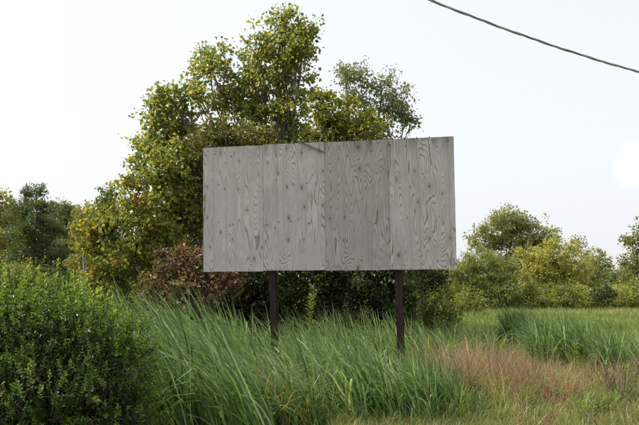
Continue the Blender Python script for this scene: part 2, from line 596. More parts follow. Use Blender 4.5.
Vn, Fn, _ = join(parts)
o = place('nails', np_mesh('nails', Vn, Fn), M['nail'], (0, 0, 0))
o['kind'] = 'stuff'
# loose batten hanging slantwise across the upper edge of the second sheet
def on_board(px, py):
    d = P(px, py, 1.0) - np.array([0, 0, CAM_H])
    tt = ((BC - np.array([0, 0, CAM_H])) @ BK) / (d @ BK)
    return np.array([0, 0, CAM_H]) + d * tt


def bl(px, py):
    q = on_board(px, py) - BC
    return np.array([q @ AX, q @ BK, q @ UP])


p0, p1 = bl(297.5, 141), bl(324, 152.3)
d = p1 - p0; L = np.linalg.norm(d); d /= L
s = np.array([-d[2], 0, d[0]])
V = np.array([p0 + d * (L * tt) + s * ss * .012 + np.array([0, yy - .022 - .02 * (1 - tt), 0]) for tt in (0, .5, 1) for yy in (-.022, .006) for ss in (-1, 1)])
F = []
for j in range(2):
    b0 = j * 4
    F += [(b0, b0 + 4, b0 + 5, b0 + 1), (b0 + 2, b0 + 3, b0 + 7, b0 + 6), (b0, b0 + 2, b0 + 6, b0 + 4), (b0 + 1, b0 + 5, b0 + 7, b0 + 3)]
F += [(0, 1, 3, 2), (8, 10, 11, 9)]
o = place('batten', np_mesh('batten', V, np.array(F)), M['oldwood'], (0, 0, 0))
o['label'] = 'loose brown strip of wood slanting across the top'

# steel posts, H section, set behind the rails
def hsec(wd, dp, tk):
    a, b, c = wd / 2, dp / 2, tk
    return np.array([(-a, -b), (a, -b), (a, -b + c), (c / 2, -b + c), (c / 2, b - c), (a, b - c), (a, b), (-a, b), (-a, b - c), (-c / 2, b - c), (-c / 2, -b + c), (-a, -b + c)])


for (pt, pb) in (((272.6, 272), (275.2, 341)), ((398.2, 270), (401.2, 352))):
    yb = .165
    q0 = P(*pt, 14.3)
    # intersect pixel rays with the plane of the posts
    def onp(px, py):
        d_ = P(px, py, 1.0) - np.array([0, 0, CAM_H])
        C_ = BC + BK * yb
        return np.array([0, 0, CAM_H]) + d_ * (((C_ - np.array([0, 0, CAM_H])) @ BK) / (d_ @ BK))
    a_, b_ = onp(*pt), onp(*pb)
    dr = unit(a_ - b_)
    top = a_ + dr * (2.30 / dr[2])
    bot = b_ + dr * ((-.35 - b_[2]) / dr[2])
    sec = hsec(.122, .15, .014)
    V = []
    for c in (bot, top):
        for (sx, sy) in sec:
            V.append(c + AX * sx + BK * sy)
    n = len(sec)
    F = np.array([(j, (j + 1) % n, (j + 1) % n + n, j + n) for j in range(n)])
    me = bpy.data.meshes.new('post')
    me.from_pydata([tuple(v) for v in V], [], [tuple(int(i) for i in f) for f in F] + [tuple(range(n - 1, -1, -1)), tuple(range(n, 2 * n))])
    link('post', me, M['rust'], bb)
    cb = a_ + dr * .04 - BK * .105
    Vq, Fq_ = box_arr(-.085, .085, -.012, .012, -.05, .05)
    link('bracket', np_mesh('bracket', np.array([cb + AX * v[0] + BK * v[1] + UP * v[2] for v in Vq]), Fq_), M['rust'], bb)

# ------------------------------------------------------------------ overhead cable: three twisted strands
ca = empty('overhead_cable', P(430, 0, 9.0), 'thick twisted grey cable hanging across the sky at upper right', 'cable')
A0, B0 = P(430, 0, 9.0), P(639, 72, 10.6)
tt = np.linspace(-1.6, 3.2, 420)
line = A0[None] + (B0 - A0)[None] * tt[:, None]
line[:, 2] += .15 * ((tt - .5) ** 2 - .25) * 1.25
for k in range(3):
    an = tt * 26 + k * 2 * np.pi / 3
    off = np.stack([0 * an, np.cos(an), np.sin(an)], 1) * (.009 if k else .007)
    Vc, Fc = tube(line + off, .009 if k else .007, 6)
    link('strand', np_mesh('strand', Vc, Fc, smooth=True), M['cable'], ca)

# ------------------------------------------------------------------ tree builder
def lobe(px, py, Y, rx, rz, ry=None):
    s = Y / F_PX
    return P(px, py, Y), np.array([rx * s, (ry if ry else (rx + rz) / 2) * s, rz * s])


def crown_points(c, rad, ncl, shell=.45, bough=(.34, .56), loose=.38):
    """leaf cluster centres: most gathered in boughs inside an ellipsoid, some loose between and beyond them"""
    nsub = int(np.clip(ncl / 8, 6, 20))
    sd = unit(rng.normal(0, 1, (nsub, 3)) + np.array([0, 0, .12]))
    sr = shell + (.88 - shell) * rng.random(nsub) ** .6
    sc_ = c + sd * rad * sr[:, None]
    j = rng.integers(0, nsub, ncl)
    bs = rng.uniform(*bough, nsub)
    asp = rng.uniform(.6, 1.3, (nsub, 3))
    p = sc_[j] + unit(rng.normal(0, 1, (ncl, 3))) * (rng.random(ncl) ** .45)[:, None] * rad * bs[j][:, None] * asp[j]
    nl_ = int(ncl * loose)
    fr = rng.normal(0, 2.5, (3, 3)); ph_ = rng.random(3) * 6.28
    d = unit(rng.normal(0, 1, (nl_, 3)))
    bump = sum(np.sin(d @ fr[i] + ph_[i]) for i in range(3)) * .12
    p[:nl_] = c + d * rad * ((rng.random(nl_) ** .42) * (1.02 + bump))[:, None]
    j[:nl_] = np.linalg.norm(p[:nl_, None] - sc_[None], axis=2).argmin(1)
    return p, unit((p - c) / rad), j, sc_


def tree(name, label, cat, base, lobes, mat, leaf=(.11, .085), lai=2.6, clump=14, csize=.32, trunk_r=.14, bark='bark', group=None,
         droop=.3, shell=.4, tint_mu=.45, tint_sd=.22, fork=.35, twigs=.6, updown=.4, trunk_name='trunk', leafname='crown', nstem=1, bough=(.34, .56), loose=.38, ragged=3):
    z0 = float(gz(base[0], base[1])) if abs(base[1]) < 60 else 0.0
    root = empty(name, (base[0], base[1], z0), label, cat, group)
    Ls, Ws = leaf
    far_f = 1.0 if base[1] < 24 else .12          # single twigs are too small to see farther off
    ks = (8, 6, 5, 3) if base[1] < 24 else (6, 4, 3, 3)
    LV = []
    BVS = []
    TV = []
    core = list(lobes)
    for c, r in core:                             # smaller shoots of foliage break the outline of every mass
        for _ in range(ragged):
            d_ = unit(rng.normal(0, 1, 3) + np.array([0, 0, .35]))
            lobes = lobes + [(c + d_ * r * rng.uniform(.75, 1.0), r * rng.uniform(.2, .38) * np.array([1, 1, rng.uniform(.8, 1.5)]))]
    big = max(core, key=lambda l: l[0][2])
    tp = wander((base[0], base[1], z0 - .15), (big[0][0], big[0][1], big[0][2]), 9, .06)
    TV.append(tube(tp, np.linspace(trunk_r, trunk_r * .15, 9), ks[0])[:2])
    for s in range(nstem - 1):
        l = core[(s * 3 + 1) % len(core)][0]
        q = wander((base[0] + rng.normal(0, .1), base[1] + rng.normal(0, .1), z0 - .1), l, 7, .08)
        TV.append(tube(q, np.linspace(trunk_r * .7, trunk_r * .12, 7), 6)[:2])
    for li, (c, r) in enumerate(lobes):
        area = np.pi * r[0] * r[2]
        nl = area * lai / (Ls * Ws * .5)
        ncl = max(4, int(nl / clump))
        cp, dd, bj, bc = crown_points(c, r, ncl, shell, bough, loose)
        keep = cp[:, 2] > z0 + .1
        cp, dd, bj = cp[keep], dd[keep], bj[keep]
        if len(cp) == 0:
            continue
        # limb from the trunk to this lobe
        hz = z0 + (c[2] - z0) * fork
        ti = int(np.clip(np.argmin(np.abs(tp[:, 2] - hz)), 1, 7))
        lr = trunk_r * .42
        lb = wander(tp[ti], c, 7, .07)
        if li < len(core):
            BV = []
            BVS.append(BV)
        else:                                     # shoots belong to the branch of their mass
            lb = wander(core[(li - len(core)) // ragged][0], c, 7, .07)
            BV = BVS[min((li - len(core)) // ragged, len(BVS) - 1)]
            lr *= .35
        BV.append(tube(lb, np.linspace(lr, lr * .25, 7), ks[1])[:2])
        # limb > bough > twig
        bpaths = []
        for q_ in range(len(bc)):
            s_ = lb[min(6, int(np.argmin(np.linalg.norm(lb - bc[q_], axis=1))))] if q_ % 2 else lb[rng.integers(3, 7)]
            bp_ = wander(s_, bc[q_], 5, .1)
            bpaths.append(bp_)
            if bc[q_][2] > z0 + .1:
                BV.append(tube(bp_, np.linspace(lr * .32, max(lr * .1, .006), 5), ks[2])[:2])
        for j in range(len(cp)):
            if rng.random() < twigs * far_f:
                s_ = bpaths[bj[j]][rng.integers(2, 5)]
                BV.append(tube(wander(s_, cp[j], 3, .08), np.linspace(max(lr * .09, .006), .003, 3), 3)[:2])
        K = len(cp)
        per = rng.integers(max(3, clump // 2), int(clump * 1.5) + 1, K)
        idx = np.repeat(np.arange(K), per)
        n = len(idx)
        csz = csize * (.6 + .8 * rng.random(K))
        pos = cp[idx] + unit(rng.normal(0, 1, (n, 3))) * (rng.random(n) ** .5 * csz[idx] * .8)[:, None] * np.array([1, 1, .75])
        pos[:, 2] = np.maximum(pos[:, 2], z0 + .05)
        D = unit(dd[idx] * .7 + rng.normal(0, .8, (n, 3)) + np.array([0, 0, -droop]))
        Nn = unit(rng.normal(0, .7, (n, 3)) + np.array([0, 0, updown]) + dd[idx] * .35)
        ct = rng.normal(tint_mu, tint_sd * .7, K)
        tint = np.clip(ct[idx] + rng.normal(0, tint_sd * .8, n), 0, 1)
        sz = .5 + .9 * rng.random(n)
        LV.append(leaves(pos, D, Nn, Ls * sz, Ws * sz * (1.15 if base[1] >= 24 else 1), tint, simple=base[1] >= 24))
    V, F, T = join(LV)
    lo = link(leafname, np_mesh(leafname, V, F, T), mat, root)
    if trunk_name == 'trunk':                     # each main branch with its twigs is a part of its own
        for BV in BVS:
            V, F, _ = join(BV)
            link('branch', np_mesh('branch', V, F, smooth=True), M[bark], root)
    else:
        TV += [q for BV in BVS for q in BV]
    V, F, _ = join(TV)
    link(trunk_name, np_mesh(trunk_name, V, F, smooth=True), M[bark], root)
    return root


def g_xy(px, Y):
    q = P(px, 300, Y)
    return q[0], q[1]


# --- trees behind the billboard
Y = 22.0
tree('sycamore_tree', 'tallest tree with yellowing broad leaves rising behind the billboard', 'tree', g_xy(268, Y), [
    lobe(281, 34, Y, 31, 26), lobe(258, 56, Y, 22, 22), lobe(300, 56, Y - .4, 21, 24), lobe(278, 74, Y, 32, 24), lobe(304, 36, Y, 14, 18), lobe(248, 84, Y + .3, 20, 16),
    lobe(212, 70, Y, 23, 27), lobe(230, 92, Y, 18, 18), lobe(200, 98, Y - .5, 24, 17), lobe(240, 108, Y + .2, 24, 18), lobe(280, 112, Y, 42, 30), lobe(152, 114, Y - .6, 20, 20),
    lobe(173, 102, Y - .6, 17, 17), lobe(166, 138, Y - .3, 32, 22), lobe(150, 150, Y - .6, 18, 15), lobe(182, 118, Y, 18, 16), lobe(205, 150, Y, 36, 28), lobe(255, 160, Y, 50, 40), lobe(300, 175, Y + .5, 45, 50),
    lobe(200, 200, Y + .5, 45, 40), lobe(250, 225, Y + 1, 50, 40)],
    M['sycamore'], leaf=(.095, .082), lai=2.05, clump=10, csize=.36, bough=(.28, .5), loose=.32, trunk_r=.2, shell=.35, tint_mu=.42)
Y = 20.2
tree('bronze_leaved_tree', 'twiggy brown tinged tree at upper left corner of the billboard', 'tree', g_xy(215, Y), [
    lobe(226, 132, Y, 26, 17), lobe(205, 150, Y, 26, 20), lobe(192, 178, Y + .4, 24, 30), lobe(240, 170, Y + .3, 40, 35), lobe(190, 225, Y + .3, 26, 30), lobe(255, 140, Y + .6, 20, 14)],
    M['bronze'], leaf=(.085, .065), lai=2.1, clump=12, csize=.36, trunk_r=.09, shell=.3, twigs=.5)
Y = 19.6
tree('yellow_leaved_tree', 'low broad tree with yellow leaves left of the billboard', 'tree', g_xy(152, Y), [
    lobe(136, 198, Y, 28, 24), lobe(157, 176, Y + .3, 30, 26), lobe(112, 212, Y, 20, 18), lobe(178, 165, Y + .6, 26, 24), lobe(112, 232, Y - .3, 28, 22), lobe(96, 252, Y - .3, 22, 20), lobe(92, 275, Y - .3, 18, 15), lobe(128, 262, Y - .5, 32, 24),
    lobe(160, 225, Y, 32, 30), lobe(140, 240, Y - .2, 34, 24), lobe(112, 284, Y - .3, 26, 16), lobe(150, 285, Y, 30, 20), lobe(178, 205, Y + .5, 26, 30)],
    M['yellowing'], leaf=(.10, .085), lai=1.9, clump=10, csize=.36, bough=(.28, .52), loose=.3, trunk_r=.12, shell=.3, tint_mu=.5)
Y = 23.5
tree('olive_tree_crown', 'yellow green tree top showing over the middle of the billboard', 'tree', g_xy(345, Y), [
    lobe(342, 116, Y, 28, 19), lobe(320, 100, Y, 15, 15), lobe(365, 126, Y, 20, 15), lobe(325, 130, Y, 26, 16), lobe(345, 165, Y, 46, 40), lobe(350, 220, Y, 44, 40)],
    M['olive'], leaf=(.105, .085), lai=2.3, clump=11, csize=.36, bough=(.28, .5), trunk_r=.13, shell=.35)
Y = 31.0
tree('grey_green_tree', 'grey green tree standing behind, right of the tall tree top', 'tree', g_xy(375, Y), [
    lobe(360, 80, Y, 21, 15), lobe(382, 86, Y, 18, 17), lobe(402, 106, Y, 14, 18), lobe(385, 110, Y, 24, 20), lobe(358, 105, Y, 20, 18), lobe(345, 74, Y, 9, 8), lobe(412, 122, Y, 7, 7),
    lobe(380, 145, Y, 32, 26), lobe(375, 190, Y, 40, 40)],
    M['greygreen'], tint_mu=.75, bough=(.26, .48), leaf=(.13, .07), lai=1.5, clump=12, csize=.48, trunk_r=.17, shell=.3, twigs=.4)
Y = 18.2
tree('russet_shrub', 'reddish brown leaved shrub at lower left corner of the billboard', 'shrub', g_xy(190, Y), [
    lobe(178, 272, Y, 24, 17), lobe(207, 264, Y, 22, 16), lobe(236, 262, Y, 14, 12), lobe(166, 258, Y + .2, 10, 9), lobe(216, 247, Y + .2, 12, 9), lobe(186, 255, Y + .2, 10, 10), lobe(155, 285, Y - .2, 18, 16), lobe(225, 280, Y, 24, 22), lobe(190, 292, Y - .2, 36, 18), lobe(150, 300, Y - .3, 16, 10)],
    M['russet'], loose=.55, tint_mu=.5, tint_sd=.3, bough=(.2, .45), leaf=(.085, .06), lai=1.3, clump=8, csize=.26, trunk_r=.04, bark='twig', shell=.35, twigs=.6, nstem=5, trunk_name='stem', leafname='foliage')
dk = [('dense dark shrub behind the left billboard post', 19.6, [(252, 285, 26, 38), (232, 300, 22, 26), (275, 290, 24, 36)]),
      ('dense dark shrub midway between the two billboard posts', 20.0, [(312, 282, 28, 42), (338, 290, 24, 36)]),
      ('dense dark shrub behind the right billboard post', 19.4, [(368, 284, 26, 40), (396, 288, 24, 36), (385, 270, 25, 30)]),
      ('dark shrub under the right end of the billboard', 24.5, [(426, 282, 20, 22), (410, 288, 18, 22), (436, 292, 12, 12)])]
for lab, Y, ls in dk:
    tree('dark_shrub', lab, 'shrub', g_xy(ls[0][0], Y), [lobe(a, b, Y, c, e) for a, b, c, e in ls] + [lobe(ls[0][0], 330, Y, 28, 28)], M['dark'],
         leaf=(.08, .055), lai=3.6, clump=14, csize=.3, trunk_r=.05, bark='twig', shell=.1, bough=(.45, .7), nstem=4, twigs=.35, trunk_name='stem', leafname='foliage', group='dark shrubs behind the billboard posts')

tree('green_shrub', 'mid green shrub at the right end of the dark thicket', 'shrub', g_xy(436, 20.5), [lobe(438, 302, 20.5, 11, 10), lobe(450, 310, 20.5, 9, 8), lobe(424, 308, 20.5, 12, 11), lobe(408, 314, 20.5, 12, 10), lobe(438, 322, 20.5, 18, 9)], M['hedge'], tint_mu=.3, bough=(.24, .5), leaf=(.09, .045), lai=1.7, clump=9, csize=.28,
     trunk_r=.04, bark='twig', nstem=4, trunk_name='stem', leafname='foliage')
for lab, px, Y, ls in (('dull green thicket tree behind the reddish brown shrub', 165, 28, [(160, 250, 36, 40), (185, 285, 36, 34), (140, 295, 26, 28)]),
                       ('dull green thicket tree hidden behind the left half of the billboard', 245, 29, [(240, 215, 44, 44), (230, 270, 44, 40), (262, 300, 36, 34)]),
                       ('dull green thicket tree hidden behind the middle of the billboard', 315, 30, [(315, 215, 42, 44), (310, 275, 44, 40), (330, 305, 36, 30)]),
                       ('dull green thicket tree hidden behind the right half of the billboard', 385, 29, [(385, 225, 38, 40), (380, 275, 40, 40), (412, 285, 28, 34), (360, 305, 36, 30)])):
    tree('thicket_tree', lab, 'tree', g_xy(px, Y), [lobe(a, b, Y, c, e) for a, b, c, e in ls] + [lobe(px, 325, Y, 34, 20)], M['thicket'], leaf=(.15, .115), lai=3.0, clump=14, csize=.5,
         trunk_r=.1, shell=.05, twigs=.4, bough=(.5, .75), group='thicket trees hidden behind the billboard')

# --- distant trees on the left
def pine(label, px, Y, top, w_px, tiers, base_py=292):
    ls = []
    s = Y / F_PX
    for (dx, py, rx, rz) in tiers:
        c, r = lobe(px + dx, py, Y + rng.normal(0, .6), rx, rz)
        ls.append((c, r))
    return tree('pine_tree', label, 'tree', g_xy(px, Y), ls, M['pine'], leaf=(.32, .06), lai=3.2, loose=.25, clump=22, csize=.7, trunk_r=.21, shell=.25,
                fork=.9, twigs=.5, bough=(.3, .55), droop=-.35, updown=.1, group='pines at the far left')


pine('dark pine with bare trunk showing at the far left', 38, 52, 187, 50,
     [(-2, 194, 11, 7), (6, 206, 16, 8), (-14, 207, 11, 7), (0, 222, 20, 9), (-17, 232, 13, 9), (17, 230, 14, 9), (-2, 245, 22, 9), (-20, 258, 14, 9), (16, 258, 16, 9), (0, 272, 26, 9)])
pine('smaller dark pine right of the taller bare trunked pine', 66, 56, 203, 30,
     [(0, 210, 8, 7), (-3, 222, 12, 8), (6, 235, 11, 9), (-4, 250, 15, 9), (4, 266, 15, 10), (0, 282, 17, 9)])
Y = 60
tree('pale_poplar', 'pale yellowish tree at the left edge of the photo', 'tree', g_xy(4, Y), [lobe(2, 203, Y, 12, 14), lobe(12, 215, Y, 8, 18), lobe(-8, 225, Y, 14, 26), lobe(6, 250, Y, 18, 26), lobe(-14, 205, Y, 12, 16)],
     M['pale'], leaf=(.2, .14), lai=1.8, clump=10, csize=.5, bough=(.42, .66), trunk_r=.16, shell=.3, group='distant trees on the left')
Y = 46
tree('pale_willow', 'straw coloured feathery tree between the pines and the yellow leaved tree', 'tree', g_xy(84, Y), [lobe(86, 216, Y, 9, 12), lobe(84, 228, Y, 12, 14), lobe(78, 238, Y, 11, 16), lobe(92, 246, Y, 10, 20), lobe(75, 262, Y, 9, 14)],
     M['pale'], leaf=(.2, .07), lai=1.9, clump=12, csize=.45, bough=(.42, .66), trunk_r=.10, shell=.3, droop=.8, group='distant trees on the left')
Y = 62
tree('dark_cedar', 'dark rounded evergreen top behind the yellow leaved tree', 'tree', g_xy(108, Y), [lobe(108, 199, Y, 12, 13), lobe(104, 208, Y, 14, 14), lobe(100, 222, Y, 12, 16), lobe(115, 225, Y, 14, 20), lobe(108, 255, Y, 22, 28)],
     M['pine'], leaf=(.25, .09), lai=3, clump=16, csize=.5, bough=(.42, .66), trunk_r=.16, shell=.3, group='distant trees on the left')
for px, Y, h, wd, lab in ((20, 40, 262, 17, 'dark brush in front of the far left pines'), (52, 43, 268, 20, 'dark brush at the foot of the smaller pine'), (92, 36, 276, 18, 'dark brush below the straw coloured feathery tree'), (-14, 44, 258, 18, 'dark brush at the left edge behind the leafy shrub'), (118, 30, 278, 24, 'dark brush at the foot of the yellow leaved tree')):
    tree('brush_shrub', lab, 'shrub', g_xy(px, Y), [lobe(px, h + 14, Y, wd, 14), lobe(px + 12, h + 22, Y, wd, 14), lobe(px - 10, h + 26, Y, wd, 14)], M['dark'] if px != 20 else M['pale'],
         leaf=(.14, .09), lai=2.5, clump=12, csize=.4, trunk_r=.05, bark='twig', nstem=3, trunk_name='stem', leafname='foliage', group='brush in front of the left trees')
for px, Y, top, wd, mt, lab in ((-6, 75, 206, 30, 'willow', 'dull green tree far back at the left edge'), (20, 70, 206, 24, 'hedge', 'yellow green tree far back behind the bare trunked pine'), (60, 74, 204, 24, 'hedge', 'yellow green tree far back between the two pines'),
                                (78, 72, 207, 20, 'pale', 'pale yellow tree far back right of the pines'), (98, 78, 222, 22, 'thicket', 'dark tree far back beside the yellow leaved tree')):
    tree('far_tree', lab, 'tree', g_xy(px, Y), [lobe(px, top + 10, Y, wd * .55, 12), lobe(px - wd * .4, top + 26, Y, wd * .7, 16), lobe(px + wd * .4, top + 28, Y, wd * .7, 16), lobe(px, top + 48, Y, wd, 22), lobe(px, top + 72, Y, wd, 20)], M[mt],
         leaf=(.2, .14), lai=3.0, clump=12, csize=.7, trunk_r=.16, bough=(.42, .66), group='distant trees on the left')
# slender pale trunk
bt = empty('birch_trunk', (*g_xy(83.5, 33), 0), 'thin pale bare trunk below the straw coloured tree', 'tree')
Vb, Fb = tube(np.array([P(84, 330, 33), P(83.3, 285, 33), P(84, 272, 33), P(83, 255, 33)]), np.array([.05, .045, .04, .02]), 6)
link('trunk', np_mesh('trunk', Vb, Fb, smooth=True), M['palebark'], bt)
Vb, Fb = tube(np.array([P(83.5, 280, 33), P(86, 268, 33), P(87, 258, 33)]), np.array([.025, .02, .008]), 5)
link('branch', np_mesh('branch', Vb, Fb, smooth=True), M['palebark'], bt)

# --- treeline beyond the field on the right
Y = 80
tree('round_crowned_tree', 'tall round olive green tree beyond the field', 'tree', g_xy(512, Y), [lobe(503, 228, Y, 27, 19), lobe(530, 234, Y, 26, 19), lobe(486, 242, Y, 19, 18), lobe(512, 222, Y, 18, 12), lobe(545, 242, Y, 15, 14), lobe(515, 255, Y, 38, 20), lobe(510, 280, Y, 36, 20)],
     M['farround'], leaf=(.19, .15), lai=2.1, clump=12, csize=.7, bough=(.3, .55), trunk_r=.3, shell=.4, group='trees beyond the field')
Y = 72
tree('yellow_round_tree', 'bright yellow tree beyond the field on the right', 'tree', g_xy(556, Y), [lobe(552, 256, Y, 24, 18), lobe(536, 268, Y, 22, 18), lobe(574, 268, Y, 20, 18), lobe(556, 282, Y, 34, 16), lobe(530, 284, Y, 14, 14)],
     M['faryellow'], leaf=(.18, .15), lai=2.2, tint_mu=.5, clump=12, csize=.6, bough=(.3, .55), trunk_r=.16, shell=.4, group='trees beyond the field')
Y = 62
tree('willow_shrub', 'feathery dull green willow beside the right end of the billboard', 'shrub', g_xy(482, Y), [lobe(482, 262, Y, 24, 13), lobe(468, 275, Y, 18, 16), lobe(500, 272, Y, 18, 16), lobe(482, 285, Y, 34, 16), lobe(455, 285, Y, 14, 16), lobe(484, 300, Y, 34, 10)],
     M['willow'], tint_mu=.6, loose=.5, leaf=(.5, .05), lai=2.6, clump=16, csize=.5, bough=(.5, .75), trunk_r=.07, bark='twig', shell=.25, droop=-.7, nstem=6, trunk_name='stem', leafname='foliage', updown=.0)
Y = 90
tree('thin_tree', 'thin pale feathery tree right of the bright yellow tree', 'tree', g_xy(584, Y), [lobe(580, 244, Y, 8, 9), lobe(572, 252, Y, 8, 8), lobe(586, 258, Y, 9, 10), lobe(590, 272, Y, 12, 14)],
     M['pale'], leaf=(.26, .14), lai=1.2, clump=9, csize=.7, trunk_r=.14, shell=.25, twigs=.7, group='trees beyond the field')
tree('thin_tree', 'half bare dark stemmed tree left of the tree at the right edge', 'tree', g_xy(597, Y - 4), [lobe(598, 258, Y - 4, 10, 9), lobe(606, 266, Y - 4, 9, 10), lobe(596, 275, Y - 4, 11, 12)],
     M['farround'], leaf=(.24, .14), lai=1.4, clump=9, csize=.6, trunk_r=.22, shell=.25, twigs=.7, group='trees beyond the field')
Y = 74
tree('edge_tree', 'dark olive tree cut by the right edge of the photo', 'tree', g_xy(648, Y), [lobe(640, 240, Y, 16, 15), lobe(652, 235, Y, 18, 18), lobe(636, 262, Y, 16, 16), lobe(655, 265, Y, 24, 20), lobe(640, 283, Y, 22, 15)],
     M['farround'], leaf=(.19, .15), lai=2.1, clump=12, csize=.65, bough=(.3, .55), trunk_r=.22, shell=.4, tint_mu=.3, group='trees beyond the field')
# second row that closes the gaps
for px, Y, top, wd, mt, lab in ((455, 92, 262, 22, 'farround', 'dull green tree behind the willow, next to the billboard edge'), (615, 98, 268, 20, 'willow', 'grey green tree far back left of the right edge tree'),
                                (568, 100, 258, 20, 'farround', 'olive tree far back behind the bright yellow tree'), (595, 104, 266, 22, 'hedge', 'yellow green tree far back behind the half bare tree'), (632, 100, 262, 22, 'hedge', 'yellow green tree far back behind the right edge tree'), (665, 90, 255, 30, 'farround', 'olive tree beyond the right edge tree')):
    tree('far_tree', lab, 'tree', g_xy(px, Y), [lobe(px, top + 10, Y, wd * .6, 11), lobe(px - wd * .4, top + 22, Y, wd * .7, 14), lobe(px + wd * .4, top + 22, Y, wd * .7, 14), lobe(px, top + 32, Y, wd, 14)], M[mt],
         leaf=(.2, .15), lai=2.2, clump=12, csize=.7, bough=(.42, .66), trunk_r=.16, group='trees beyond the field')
# low hedge of shrubs along the field edge
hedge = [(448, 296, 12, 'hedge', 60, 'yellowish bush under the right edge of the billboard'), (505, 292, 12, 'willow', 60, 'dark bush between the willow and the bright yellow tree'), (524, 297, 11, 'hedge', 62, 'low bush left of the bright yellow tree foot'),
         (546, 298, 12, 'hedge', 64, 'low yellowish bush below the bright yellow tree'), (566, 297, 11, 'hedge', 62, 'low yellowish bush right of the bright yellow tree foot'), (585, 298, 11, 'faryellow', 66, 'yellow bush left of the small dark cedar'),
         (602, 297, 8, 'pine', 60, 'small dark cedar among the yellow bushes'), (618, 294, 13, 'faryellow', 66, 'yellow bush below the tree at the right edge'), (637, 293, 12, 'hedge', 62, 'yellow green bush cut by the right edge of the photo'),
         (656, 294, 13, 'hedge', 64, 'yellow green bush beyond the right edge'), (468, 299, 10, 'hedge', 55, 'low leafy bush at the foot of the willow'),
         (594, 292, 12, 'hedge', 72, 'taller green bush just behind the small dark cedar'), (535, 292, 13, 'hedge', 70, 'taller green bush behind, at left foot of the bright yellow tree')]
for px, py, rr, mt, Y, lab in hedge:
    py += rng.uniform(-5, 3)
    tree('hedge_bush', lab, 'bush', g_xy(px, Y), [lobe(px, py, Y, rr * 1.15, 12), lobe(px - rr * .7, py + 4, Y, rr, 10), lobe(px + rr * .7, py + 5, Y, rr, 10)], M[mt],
         bough=(.3, .55), leaf=(.18, .11), lai=2.1, clump=10, csize=.45, trunk_r=.04, bark='twig', nstem=4, trunk_name='stem', leafname='foliage', group='bushes along the far field edge')

